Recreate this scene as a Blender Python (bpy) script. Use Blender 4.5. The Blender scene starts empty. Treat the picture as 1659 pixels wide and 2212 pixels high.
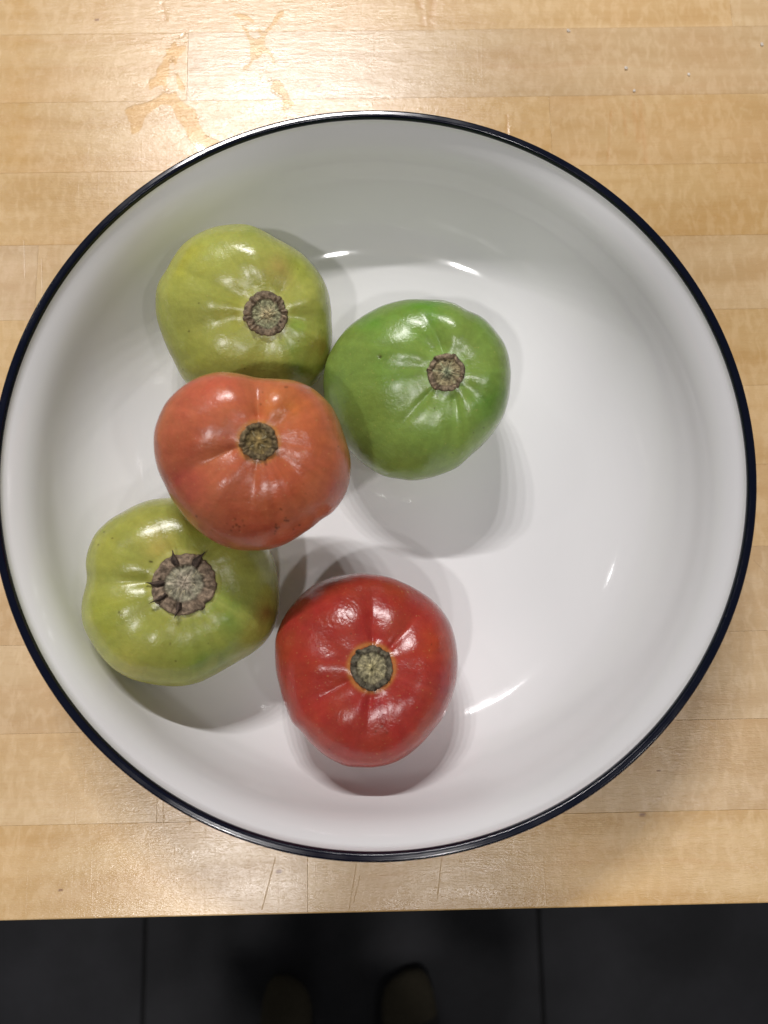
import bpy, bmesh, math, random
import numpy as np
from mathutils import Vector, Matrix, noise
from mathutils.bvhtree import BVHTree

random.seed(7)
rng = np.random.default_rng(7)
scene = bpy.context.scene
PI = math.pi

# ------------------------------------------------------------------ camera
CAM_H = 0.3521
FPX = 1600.0                      # focal length in units of a 1659 x 2212 picture
CX, CY = 829.5, 1106.0
Rw = (Matrix.Rotation(math.radians(8.72), 3, 'X') @ Matrix.Rotation(math.radians(-0.54), 3, 'Y')
      @ Matrix.Rotation(math.radians(-1.036), 3, 'Z'))
camd = bpy.data.cameras.new('camera')
cam = bpy.data.objects.new('camera', camd)
scene.collection.objects.link(cam)
cam.matrix_world = Matrix.Translation((0, 0, CAM_H)) @ Rw.to_4x4()
camd.sensor_fit = 'VERTICAL'
camd.sensor_height = 24.0
camd.lens = 24.0 * FPX / 2212.0
camd.clip_start = 0.01
camd.clip_end = 50
scene.camera = cam
camd.dof.use_dof = True
camd.dof.focus_distance = 0.315
camd.dof.aperture_fstop = 5.6

# ------------------------------------------------------------------ dim room light
world = bpy.data.worlds.new('World')
scene.world = world
world.use_nodes = True
bg = world.node_tree.nodes['Background']
bg.inputs[0].default_value = (0.97, 0.98, 1.0, 1)
bg.inputs[1].default_value = 0.085

# ------------------------------------------------------------------ ceiling downlights
def lamp(loc, watts, r=0.04, col=(1.0, 0.965, 0.965)):
    ld = bpy.data.lights.new('ceiling_downlight', 'AREA')
    ld.shape = 'DISK'; ld.size = 2 * r; ld.energy = watts; ld.color = col
    lo = bpy.data.objects.new('ceiling_downlight', ld)
    scene.collection.objects.link(lo)
    lo.location = loc
    return lo
# a row of five over the far side of the counter, four behind the cook, two more about the room
for lx in (-0.50, -0.38, -0.25, -0.12, 0.0):
    lamp((lx, 1.35, 1.62), 6.9, 0.026)
lamp((-0.42, -0.60, 1.60), 6.0)
lamp((-0.18, -0.66, 1.60), 5.5)
lamp((0.16, -0.70, 1.60), 4.2)
lamp((-0.06, -0.95, 1.60), 4.0)
lamp((0.80, -0.50, 1.60), 1.8)
lamp((-1.20, 1.00, 1.60), 1.2)

scene.view_settings.view_transform = 'Standard'
scene.view_settings.look = 'None'
scene.view_settings.exposure = 0.0
scene.view_settings.gamma = 1.0

# ------------------------------------------------------------------ helpers
def ray(x, y):
    return Rw @ Vector(((x - CX) / FPX, (CY - y) / FPX, -1.0))
def at(x, y, z=0.0):
    d = ray(x, y); k = (CAM_H - z) / -d.z
    return Vector((d.x * k, d.y * k, z))

def link(o, parent=None):
    scene.collection.objects.link(o)
    if parent: o.parent = parent
    return o
def tag(o, label=None, cat=None, group=None, kind=None):
    if label: o['label'] = label
    if cat: o['category'] = cat
    if group: o['group'] = group
    if kind: o['kind'] = kind
    return o
def empty(name, loc=(0, 0, 0)):
    o = bpy.data.objects.new(name, None); link(o); o.location = loc
    o.empty_display_size = 0.02
    return o
def mesh_obj(name, verts, faces, mats, parent=None, smooth=True, colors=None):
    me = bpy.data.meshes.new(name)
    me.from_pydata([tuple(v) for v in verts], [], [tuple(f) for f in faces])
    if colors is not None:
        ca = me.color_attributes.new('paint', 'FLOAT_COLOR', 'POINT')
        c = np.ones((len(verts), 4), dtype=np.float32); c[:, :3] = colors
        ca.data.foreach_set('color', c.ravel())
    if smooth: me.polygons.foreach_set('use_smooth', [True] * len(me.polygons))
    me.materials.append(mats)
    me.update()
    o = bpy.data.objects.new(name, me)
    return link(o, parent)
def place_under(o, root):
    """keep world-space vertices while the root Empty sits at the thing's base"""
    o.parent = root
    o.matrix_parent_inverse = Matrix.Translation(-root.location)

def srgb(r, g, b):
    f = lambda c: (c / 255 / 12.92) if c / 255 <= 0.04045 else ((c / 255 + 0.055) / 1.055) ** 2.4
    return np.array([f(r), f(g), f(b)])

class NT:
    def __init__(self, name):
        self.m = bpy.data.materials.new(name); self.m.use_nodes = True
        self.t = self.m.node_tree; self.n = self.t.nodes
        self.b = self.n['Principled BSDF']; self.out = self.n['Material Output']
    def node(self, typ, **kw):
        nd = self.n.new(typ)
        for k, v in kw.items(): setattr(nd, k, v)
        return nd
    def l(self, a, b): self.t.links.new(a, b)
    def val(self, sock, v):
        if isinstance(v, (int, float)): sock.default_value = v
        elif isinstance(v, (tuple, list)): sock.default_value = v
        else: self.l(v, sock)
    def math(self, op, a, b=None, c=None, clamp=False):
        nd = self.node('ShaderNodeMath', operation=op, use_clamp=clamp)
        for i, v in enumerate((a, b, c)):
            if v is not None: self.val(nd.inputs[i], v)
        return nd.outputs[0]
    def vmath(self, op, a, b=None):
        nd = self.node('ShaderNodeVectorMath', operation=op)
        self.val(nd.inputs[0], a)
        if b is not None: self.val(nd.inputs[1], b)
        return nd.outputs[1] if op in ('LENGTH', 'DOT_PRODUCT', 'DISTANCE') else nd.outputs[0]
    def noise(self, vec, scale, detail=3, rough=0.55, dist=0.0):
        nd = self.node('ShaderNodeTexNoise')
        self.l(vec, nd.inputs['Vector']); nd.inputs['Scale'].default_value = scale
        nd.inputs['Detail'].default_value = detail; nd.inputs['Roughness'].default_value = rough
        nd.inputs['Distortion'].default_value = dist
        return nd.outputs[0]
    def ramp(self, fac, lo, hi, v0=0.0, v1=1.0):
        nd = self.node('ShaderNodeMapRange', interpolation_type='SMOOTHSTEP')
        self.l(fac, nd.inputs[0])
        for i, v in enumerate((lo, hi, v0, v1)): nd.inputs[i + 1].default_value = v
        return nd.outputs[0]
    def mix(self, fac, a, b, mode='MIX'):
        nd = self.node('ShaderNodeMix', data_type='RGBA', blend_type=mode)
        self.val(nd.inputs[0], fac)
        self.val(nd.inputs[6], a if not isinstance(a, np.ndarray) else (*a, 1))
        self.val(nd.inputs[7], b if not isinstance(b, np.ndarray) else (*b, 1))
        return nd.outputs[2]
    def bump(self, h, strength, dist, prev=None):
        nd = self.node('ShaderNodeBump'); nd.inputs['Strength'].default_value = strength
        nd.inputs['Distance'].default_value = dist; self.l(h, nd.inputs['Height'])
        if prev is not None: self.l(prev, nd.inputs['Normal'])
        return nd.outputs[0]

# ------------------------------------------------------------------ materials
def wood_material():
    M = NT('maple_wood')
    pos = M.node('ShaderNodeNewGeometry').outputs['Position']
    rnd = M.node('ShaderNodeObjectInfo').outputs['Random']
    off = M.node('ShaderNodeCombineXYZ')
    M.l(M.math('MULTIPLY', rnd, 7.3), off.inputs[0]); M.l(M.math('MULTIPLY', rnd, 13.1), off.inputs[1])
    M.l(M.math('MULTIPLY', rnd, 3.7), off.inputs[2])
    p = M.vmath('ADD', pos, off.outputs[0])
    S = lambda v: M.vmath('MULTIPLY', p, v)
    warp = M.noise(S((5, 22, 5)), 1.0, 2)
    wv = M.node('ShaderNodeCombineXYZ'); M.l(M.math('MULTIPLY', warp, 0.03), wv.inputs[1])
    pw = M.vmath('ADD', p, wv.outputs[0])
    growth = M.noise(M.vmath('MULTIPLY', pw, (3.0, 260, 30)), 1.0, 4, 0.6)
    bands = M.noise(M.vmath('MULTIPLY', pw, (2.0, 70, 10)), 1.0, 2, 0.5)
    fibre = M.noise(S((70, 1500, 200)), 1.0, 3, 0.6)
    curl = M.noise(S((260, 120, 60)), 1.0, 2, 0.5, 0.6)
    fleck = M.noise(S((420, 900, 200)), 1.0, 2, 0.6)
    blotch = M.noise(S((14, 22, 5)), 1.0, 4, 0.6)
    wide = M.noise(pos, 5.0, 2, 0.5)
    col = M.mix(M.ramp(bands, 0.3, 0.72), srgb(212, 180, 130), srgb(197, 161, 107))
    col = M.mix(M.ramp(growth, 0.55, 0.85, 0, 0.34), col, srgb(193, 138, 80))
    col = M.mix(M.ramp(fibre, 0.48, 0.8, 0, 0.2), col, srgb(172, 122, 72))
    col = M.mix(M.ramp(curl, 0.4, 0.7, 0, 0.3), col, srgb(236, 208, 164))
    col = M.mix(M.ramp(fleck, 0.55, 0.8, 0, 0.22), col, srgb(184, 132, 78))
    col = M.mix(M.ramp(blotch, 0.4, 0.75, 0, 0.22), col, srgb(205, 152, 92))
    col = M.mix(M.ramp(blotch, 0.25, 0.5, 0.2, 0), col, srgb(226, 196, 150))
    # every stave has a tone of its own
    tone = M.node('ShaderNodeHueSaturation')
    M.l(col, tone.inputs['Color'])
    rr = M.math('FRACT', M.math('MULTIPLY', rnd, 37.7))
    M.l(M.math('MULTIPLY_ADD', rr, 0.14, 0.90), tone.inputs['Value'])
    M.l(M.math('MULTIPLY_ADD', rnd, 0.20, 0.86), tone.inputs['Saturation'])
    tone.inputs['Hue'].default_value = 0.5
    col = tone.outputs[0]
    # knife cuts, dents and old stains, each at its own place on the counter
    def seg(a, b, w, soft=None):
        A = Vector((*a[:2], 0)); B = Vector((*b[:2], 0)); d = B - A; L = d.length; u = d / L
        ap = M.vmath('SUBTRACT', pos, (A.x, A.y, 0))
        t = M.math('MAXIMUM', M.math('MINIMUM', M.vmath('DOT_PRODUCT', ap, (u.x, u.y, 0)), L), 0.0)
        sc = M.node('ShaderNodeVectorMath', operation='SCALE'); sc.inputs[0].default_value = (u.x, u.y, 0)
        M.l(t, sc.inputs['Scale'])
        fl = M.vmath('MULTIPLY', M.vmath('SUBTRACT', ap, sc.outputs[0]), (1, 1, 0))
        dist = M.vmath('LENGTH', fl)
        return M.ramp(dist, 0.0, w, 1.0, 0.0)
    wob = M.noise(pos, 160, 2)
    dents = None
    cuts = [((770, 1866), (755, 1962), .00024), ((778, 1890), (764, 1950), .0002), ((595, 1853), (566, 1964), .00028),
            
            ((352, 1700), (354, 1780), .0003), ((410, 1780), (412, 1740), .0003), ((1629, 1210), (1657, 1240), .0005),
            ((52, 520), (54, 600), .0003), ((90, 560), (92, 640), .0003), ((323, 590), (318, 500), .0003),
            ((955, 1850), (945, 1940), .0003),
            ((540, 640), (546, 700), .0003)]
    for a, b, w in cuts:
        s = seg(at(*a), at(*b), w)
        dents = s if dents is None else M.math('MAXIMUM', dents, s)
    figure = None
    for a, b, w in [((1382, 215), (1396, 350), .0022), ((1320, 240), (1313, 345), .0014), ((1365, 215), (1380, 300), .003),
                    ((1095, 250), (1098, 345), .0014), ((1345, 225), (1352, 290), .0016), ((935, -10), (930, 60), .004),
                    ((905, -5), (915, 55), .003), ((350, 8), (358, 42), .0022)]:
        s = M.math('MULTIPLY', seg(at(*a), at(*b), w), M.ramp(wob, 0.3, 0.6, 0.35, 1))
        figure = s if figure is None else M.math('MAXIMUM', figure, s)
    col = M.mix(M.math('MULTIPLY', figure, 0.22), col, srgb(190, 130, 70))
    yellow = M.math('MULTIPLY', seg(at(45, -40), at(38, 330), .013), M.ramp(wob, 0.25, 0.6, 0.3, 1))
    col = M.mix(M.math('MULTIPLY', yellow, 0.4), col, srgb(200, 156, 88))
    col = M.mix(M.math('MULTIPLY', dents, 0.16), col, srgb(140, 104, 70))
    spots = None
    for a, w in [((207, 43), .0012), ((685, 186), .0010), ((128, 1923), .0009), ((1385, 1760), .0015), ((1420, 1665), .0006),
                 ((600, 1883), .0014), ((1350, 1642), .0012)]:
        q = at(*a); s = seg(q, q + Vector((.0012, .0001, 0)), w)
        spots = s if spots is None else M.math('MAXIMUM', spots, s)
    col = M.mix(M.math('MULTIPLY', spots, 0.75), col, srgb(112, 66, 44))
    M.l(col, M.b.inputs['Base Color'])
    rn = M.noise(S((60, 160, 20)), 1.0, 3)
    M.l(M.ramp(rn, 0.3, 0.7, 0.20, 0.28), M.b.inputs['Roughness'])
    M.b.inputs['Specular IOR Level'].default_value = 0.6
    peel = M.noise(S((700, 1500, 400)), 1.0, 3, 0.65)
    cross = M.noise(S((900, 30, 50)), 1.0, 2, 0.5)
    grain = M.noise(S((90, 1700, 200)), 1.0, 2, 0.6)
    nb = M.bump(peel, 0.5, 0.00016)
    nb = M.bump(grain, 0.5, 0.00010, nb)
    nb = M.bump(M.noise(S((120, 420, 60)), 1.0, 3, 0.6), 0.24, 0.0005, nb)
    nb = M.bump(M.ramp(cross, 0.6, 0.85), 0.22, 0.00010, nb)
    nb = M.bump(M.math('SUBTRACT', 1.0, M.math('MAXIMUM', M.math('MULTIPLY', dents, 0.5), M.math('MULTIPLY', figure, 0.5))), 0.5, 0.0003, nb)
    M.l(nb, M.b.inputs['Normal'])
    return M.m

def tomato_material():
    M = NT('tomato_skin')
    vc = M.node('ShaderNodeVertexColor', layer_name='paint').outputs[0]
    tc = M.node('ShaderNodeTexCoord').outputs['Object']
    n1 = M.noise(tc, 900, 2, 0.6); n2 = M.noise(tc, 70, 3, 0.6); n3 = M.noise(tc, 260, 4, 0.7)
    hs = M.node('ShaderNodeHueSaturation'); M.l(vc, hs.inputs['Color'])
    M.l(M.ramp(n3, 0.3, 0.7, 0.92, 1.07), hs.inputs['Value'])
    M.l(M.ramp(n2, 0.3, 0.7, 0.496, 0.504), hs.inputs['Hue'])
    col = M.mix(M.ramp(n1, 0.64, 0.78, 0, 0.3), hs.outputs[0], srgb(214, 190, 120))
    M.l(col, M.b.inputs['Base Color'])
    M.l(M.ramp(n2, 0.3, 0.7, 0.20, 0.27), M.b.inputs['Roughness'])
    M.b.inputs['IOR'].default_value = 1.42
    M.b.inputs['Subsurface Weight'].default_value = 0.22
    M.b.inputs['Subsurface Radius'].default_value = (1.0, 0.5, 0.2)
    M.b.inputs['Subsurface Scale'].default_value = 0.003
    M.b.inputs['Coat Weight'].default_value = 0.35
    M.b.inputs['Coat Roughness'].default_value = 0.22
    nb = M.bump(M.noise(tc, 210, 4, 0.65), 0.5, 0.0007)
    nb = M.bump(M.noise(tc, 800, 3, 0.65), 0.45, 0.0002, nb)
    M.l(nb, M.b.inputs['Normal'])
    return M.m

def scar_material():
    M = NT('dried_calyx')
    vc = M.node('ShaderNodeVertexColor', layer_name='paint').outputs[0]
    tc = M.node('ShaderNodeTexCoord').outputs['Object']
    n = M.noise(tc, 900, 4, 0.7)
    hs = M.node('ShaderNodeHueSaturation'); M.l(vc, hs.inputs['Color'])
    M.l(M.ramp(n, 0.3, 0.7, 0.62, 1.3), hs.inputs['Value'])
    M.l(hs.outputs[0], M.b.inputs['Base Color'])
    M.b.inputs['Roughness'].default_value = 0.8
    M.b.inputs['Specular IOR Level'].default_value = 0.25
    nb = M.bump(n, 0.6, 0.0006)
    M.l(nb, M.b.inputs['Normal'])
    return M.m

def glaze(name, col, rough):
    M = NT(name)
    tc = M.node('ShaderNodeTexCoord').outputs['Object']
    M.b.inputs['Base Color'].default_value = (*col, 1)
    M.l(M.ramp(M.noise(tc, 60, 3), 0.3, 0.7, rough * 0.8, rough * 1.3), M.b.inputs['Roughness'])
    M.b.inputs['IOR'].default_value = 1.5
    nb = M.bump(M.noise(tc, 45, 2, 0.5), 0.18, 0.0006)
    flat = M.vmath('LENGTH', M.vmath('MULTIPLY', M.vmath('SUBTRACT', tc, (-0.0006, 0.0658, 0)), (1, 1, 0)))
    rv = M.node('ShaderNodeCombineXYZ'); M.l(flat, rv.inputs[0])
    nb = M.bump(M.noise(rv.outputs[0], 260, 2, 0.6), 0.10, 0.0004, nb)
    M.l(nb, M.b.inputs['Normal'])
    return M

def slate_material():
    M = NT('slate_tile')
    pos = M.node('ShaderNodeNewGeometry').outputs['Position']
    n1 = M.noise(pos, 9, 5, 0.65); n2 = M.noise(pos, 120, 4, 0.7)
    col = M.mix(M.ramp(n1, 0.3, 0.7), np.array([.010, .0103, .0133]), np.array([.020, .020, .025]))
    col = M.mix(M.ramp(n2, 0.6, 0.8, 0, .3), col, np.array([.045, .044, .046]))
    M.l(col, M.b.inputs['Base Color'])
    M.b.inputs['Roughness'].default_value = 0.62
    M.l(M.bump(n1, 0.4, 0.002), M.b.inputs['Normal'])
    return M.m

def plain(name, col, rough=0.8, nscale=300, amt=0.25):
    M = NT(name)
    tc = M.node('ShaderNodeTexCoord').outputs['Object']
    n = M.noise(tc, nscale, 3, 0.6)
    M.l(M.mix(M.ramp(n, 0.3, 0.7), np.array(col) * (1 - amt), np.array(col) * (1 + amt)), M.b.inputs['Base Color'])
    M.b.inputs['Roughness'].default_value = rough
    M.l(M.bump(n, 0.3, 0.0006), M.b.inputs['Normal'])
    return M.m

def water_material():
    M = NT('water_film')
    tr = M.node('ShaderNodeBsdfTransparent'); tr.inputs[0].default_value = (0.945, 0.91, 0.83, 1)
    gl = M.node('ShaderNodeBsdfGlossy'); gl.inputs['Roughness'].default_value = 0.04
    fr = M.node('ShaderNodeFresnel'); fr.inputs[0].default_value = 1.33
    mx = M.node('ShaderNodeMixShader')
    M.l(fr.outputs[0], mx.inputs[0]); M.l(tr.outputs[0], mx.inputs[1]); M.l(gl.outputs[0], mx.inputs[2])
    M.l(mx.outputs[0], M.out.inputs['Surface'])
    return M.m

WOOD = wood_material(); SKIN = tomato_material(); SCAR = scar_material()
WHITE = glaze('white_glaze', (0.80, 0.80, 0.80), 0.07).m
NAVY = glaze('navy_glaze', (0.0015, 0.003, 0.012), 0.15).m
SLATE = slate_material(); WATER = water_material(); DROP = water_material(); DROP.name = 'water_drop'
for _n in DROP.node_tree.nodes:
    if _n.type == 'BSDF_GLOSSY': _n.inputs['Roughness'].default_value = 0.12
    if _n.type == 'BSDF_TRANSPARENT': _n.inputs[0].default_value = (0.99, 0.98, 0.96, 1)
    if _n.type == 'FRESNEL': _n.inputs[0].default_value = 1.36

# ------------------------------------------------------------------ floor of large slate tiles
FZ = -0.86
TW, TL, X0 = 0.60, 0.60, -0.364
floor = mesh_obj('floor', [(-3.2, -3.2, FZ - .004), (3.2, -3.2, FZ - .004), (3.2, 3.2, FZ - .004), (-3.2, 3.2, FZ - .004)],
                 [(0, 1, 2, 3)], plain('grout', (0.012, 0.012, 0.012)), smooth=False)
tag(floor, kind='structure')
g = .0022; c = .0015
tv = [(g, g, -.004), (TW - g, g, -.004), (TW - g, TL * 2 - g, -.004), (g, TL * 2 - g, -.004),
      (g, g, -c), (TW - g, g, -c), (TW - g, TL * 2 - g, -c), (g, TL * 2 - g, -c),
      (g + c, g + c, 0), (TW - g - c, g + c, 0), (TW - g - c, TL * 2 - g - c, 0), (g + c, TL * 2 - g - c, 0)]
tf = [(8, 9, 10, 11)] + [(i, (i + 1) % 4, 4 + (i + 1) % 4, 4 + i) for i in range(4)] + \
     [(4 + i, 4 + (i + 1) % 4, 8 + (i + 1) % 4, 8 + i) for i in range(4)]
tile0 = None
for i in range(-4, 5):
    for j in range(-3, 2):
        if tile0 is None:
            t = tile0 = mesh_obj('tile', tv, tf, SLATE, floor, smooth=False)
        else:
            t = tile0.copy(); link(t, floor)
        t.location = (X0 + i * TW, -1.18 + j * TL * 2, FZ)

# ------------------------------------------------------------------ butcher block counter
Y0, PW, TH = -0.1258, 0.040, 0.038
counter = empty('butcher_block_counter', (0, Y0, -TH))
tag(counter, 'pale maple butcher block counter of edge-glued staves, worn and scratched, under the bowl', 'counter')
def plank(x0, x1, y0, y1, front=False):
    bm = bmesh.new(); gp = .00003
    bmesh.ops.create_cube(bm, size=1)
    for v in bm.verts:
        v.co = Vector(((x0 + gp) if v.co.x < 0 else (x1 - gp), (y0 + (0 if front else gp)) if v.co.y < 0 else (y1 - gp), -TH if v.co.z < 0 else 0))
    fr = [e for e in bm.edges if all(abs(v.co.y - y0) < 1e-4 and abs(v.co.z) < 1e-6 for v in e.verts)] if front else []
    if fr: bmesh.ops.bevel(bm, geom=fr, offset=.0008, segments=3, affect='EDGES', profile=0.5)
    ed = [e for e in bm.edges if all(abs(v.co.z) < 1e-6 for v in e.verts)
          and not (front and all(v.co.y < y0 + .003 for v in e.verts))]
    bmesh.ops.bevel(bm, geom=ed, offset=.00007, segments=1, affect='EDGES')
    me = bpy.data.meshes.new('plank'); bm.to_mesh(me); bm.free()
    me.materials.append(WOOD)
    o = bpy.data.objects.new('plank', me); link(o)
    place_under(o, counter)
known = {0: [-.034], 1: [-.102], 5: [.1824], 7: [-.1694], 9: [.0946], 10: [-.0959], 11: [.1955]}
for k in range(17):
    js = list(known.get(k, []))
    if not js: js = [random.choice([-1, 1]) * random.uniform(.245, .36)]
    x = js[0]
    while x > -0.7: x -= random.uniform(.34, .6) if k in known else random.uniform(.62, .8); js.append(x)
    x = max(js)
    while x < 0.7: x += random.uniform(.34, .6) if k in known else random.uniform(.62, .8); js.append(x)
    js = sorted(j for j in js if abs(j) < .64)
    xs = [-.75] + js + [.75]
    for a, b in zip(xs[:-1], xs[1:]):
        plank(a, b, Y0 + k * PW, Y0 + (k + 1) * PW, k == 0)

# ------------------------------------------------------------------ bowl
BC = Vector((-0.0006, 0.0658, 0)); BR = 0.1511; BH = 0.068
bowl = empty('bowl', BC)
tag(bowl, 'wide shallow white glazed bowl with a dark navy rim holding five tomatoes', 'bowl')
NSEG = 288
# inner profile from the centre to the lip: flat floor, knuckle, steepening wall
def inner_profile():
    pts = [(0.0, .0080), (.02, .0080), (.045, .0080), (.07, .0082), (.085, .0085)]
    # slope climbs to a steep wall, then eases outward again just below the lip
    r0, z0, r1, z1 = .084, .0085, .1475, .0645
    def run(tm):
        te = tm - math.radians(34); n = 70; r = z = 0; out = [(0, 0)]
        for k in range(n):
            q = (k + .5) / n
            if q < .76: th = tm * (q / .76) ** 1.25
            else:
                w = (q - .76) / .24; w = w * w * (3 - 2 * w); th = tm + (te - tm) * w
            r += math.cos(th); z += math.sin(th); out.append((r, z))
        return out
    lo_, hi_ = .3, 1.5
    for _ in range(40):
        tm = (lo_ + hi_) / 2; o_ = run(tm)
        if o_[-1][1] / o_[-1][0] > (z1 - z0) / (r1 - r0): hi_ = tm
        else: lo_ = tm
    sc_ = (r1 - r0) / o_[-1][0]
    pts = pts[:4] + [(r0 + a_ * sc_, z0 + b_ * sc_) for a_, b_ in o_]
    return pts
INNER = inner_profile()
def bowl_z(r):
    rs = np.array([p[0] for p in INNER]); zs = np.array([p[1] for p in INNER])
    o = np.argsort(rs)
    return np.interp(r, rs[o], zs[o], right=0.09)
# lip: softly flattened top with two rounded shoulders
lip = []
lc_r, lc_z, lw, lh = (.1473 + BR) / 2, .0650, (BR - .1473) / 2, .0026
for i in range(0, 25):
    a = PI - i / 24 * PI
    e = 0.80
    r = lc_r + lw * math.copysign(abs(math.cos(a)) ** e, math.cos(a))
    z = lc_z + lh * abs(math.sin(a)) ** e - 0.00022 * math.exp(-((i - 12) / 3.0) ** 2)
    lip.append((r, z))
CUT = 19
outer = lip[CUT:] + [(BR, .060), (BR - .0008, .052), (BR - .003, .042), (BR - .008, .030), (BR - .017, .018), (BR - .030, .0095),
                     (BR - .045, .0055), (BR - .058, .0045), (.088, .0042), (.0868, .0006), (.0855, .0003), (.0835, .0003),
                     (.082, .0008), (.0812, .0035), (.06, .0038), (0, .0038)]
def lathe(name, prof, mat, closed0, closed1):
    vs, fs = [], []
    rings = []
    for r, z in prof:
        if r == 0: rings.append([len(vs)]); vs.append((BC.x, BC.y, z))
        else:
            rings.append(list(range(len(vs), len(vs) + NSEG)))
            for i in range(NSEG):
                a = 2 * PI * i / NSEG; vs.append((BC.x + r * math.cos(a), BC.y + r * math.sin(a), z))
    for A, B in zip(rings[:-1], rings[1:]):
        for i in range(NSEG):
            j = (i + 1) % NSEG
            if len(A) == 1: fs.append((A[0], B[i], B[j]))
            elif len(B) == 1: fs.append((A[i], B[0], A[j]))
            else: fs.append((A[i], B[i], B[j], A[j]))
    o = mesh_obj(name, vs, fs, mat)
    bm = bmesh.new(); bm.from_mesh(o.data); bmesh.ops.recalc_face_normals(bm, faces=bm.faces); bm.to_mesh(o.data); bm.free()
    place_under(o, bowl); return o
inside = INNER[:-1] + lip[:2]
o = lathe('basin_interior', [(r, z) for r, z in inside], WHITE, 1, 0)
o = lathe('rim', lip[1:CUT + 1], NAVY, 0, 0)
o = lathe('outer_wall', outer, WHITE, 0, 1)
for ob in bowl.children:
    # make every lathe's faces point away from the clay body
    me = ob.data
    want_up = ob.name in ('basin_interior', 'rim')
    zsum = sum(p.normal.z * p.area for p in me.polygons)
    if (zsum > 0) != want_up: me.flip_normals()

# ------------------------------------------------------------------ tomatoes
def zp(zoom, off, s=850 / 1659):
    return ((off[0] + zoom[0] * s) * 1659 / 3072, (off[1] + zoom[1] * s) * 1659 / 3072)

T = {}
T['upper_yellow'] = dict(off=(600, 850), s=800 / 1659, stem=(955, 840), sr=188, hz=.80,
    out=[(75,800),(85,680),(110,600),(180,500),(250,390),(330,300),(450,220),(560,175),(700,148),(780,145),(860,150),(960,190),(1050,240),(1150,290),(1250,350),(1350,440),(1430,540),(1480,650),(1500,760),(1505,900),(1508,1050),(1500,1150),(1470,1250),(1400,1370),(1310,1450),(1150,1520),(950,1550),(750,1550),(550,1530),(400,1490),(310,1440),(240,1350),(190,1230),(140,1100),(100,960)],
    crease=[((640,560),.5,.10),((700,650),.35,.07),((1180,560),.7,.10),((550,850),.45,.09),((600,1100),.35,.12),((880,1180),.45,.06),((1250,870),.5,.09),((1150,1150),.3,.10),((850,480),.3,.12)],
    base=(174,178,88), lines=(206,204,120),
    patch=[((1230,1200),200,(122,148,54),.75),((1380,1130),110,(150,118,52),.7),((1070,520),110,(190,165,95),.6),((1180,900),110,(130,160,62),.5),((1250,470),130,(158,170,62),.5),((300,400),220,(188,184,66),.5),((350,1250),200,(160,158,58),.5),((870,200),60,(150,165,60),.5),((700,800),160,(178,178,66),.5)],
    speck=[((352,972),1.4),((445,762),.9),((602,800),.6),((767,1258),.9),((1195,1048),.6),((1440,760),.6),((1380,965),.6),((275,1275),.9),((1210,505),.6),((190,1220),.8)],
    label='yellow-green tomato at the back of the bowl, partly under the orange one')
T['green'] = dict(off=(1250, 1150), s=850 / 1659, stem=(1028, 675), sr=150, hz=.84,
    out=[(80,800),(80,700),(100,600),(130,530),(190,430),(260,340),(350,270),(450,210),(550,165),(680,125),(800,118),(900,122),(1000,128),(1080,150),(1180,205),(1260,235),(1340,290),(1400,360),(1460,440),(1500,530),(1525,650),(1528,780),(1515,900),(1490,1000),(1430,1110),(1350,1210),(1230,1320),(1130,1410),(1000,1465),(900,1495),(790,1513),(680,1500),(560,1480),(450,1420),(360,1350),(300,1290),(200,1150),(110,960)],
    crease=[((965,270),1.1,.05),((800,270),.7,.09),((800,960),1.0,.06),((1170,1000),.8,.07),((660,560),.5,.10),((1430,930),.6,.10),((1290,520),.5,.09),((620,790),.35,.12),((1010,1100),.3,.1)],
    base=(132,158,74), lines=(150,184,100),
    patch=[((870,230),170,(92,150,40),.6),((1350,880),140,(88,138,44),.6),((1050,950),150,(132,170,76),.5),((350,1250),200,(112,128,62),.5),((500,300),150,(98,152,48),.5),((650,650),170,(118,160,64),.4),((900,1420),200,(116,142,66),.5),((230,760),140,(125,160,80),.4),((1300,300),110,(104,156,50),.4)],
    speck=[((545,565),2.6),((1232,255),1.5),((330,685),.8),((942,930),.8),((1307,1075),.9),((1085,1262),.7),((1230,1108),.6),((180,560),.6)],
    label='bright green unripe tomato, rightmost in the bowl, with a small pit in its skin')
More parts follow.
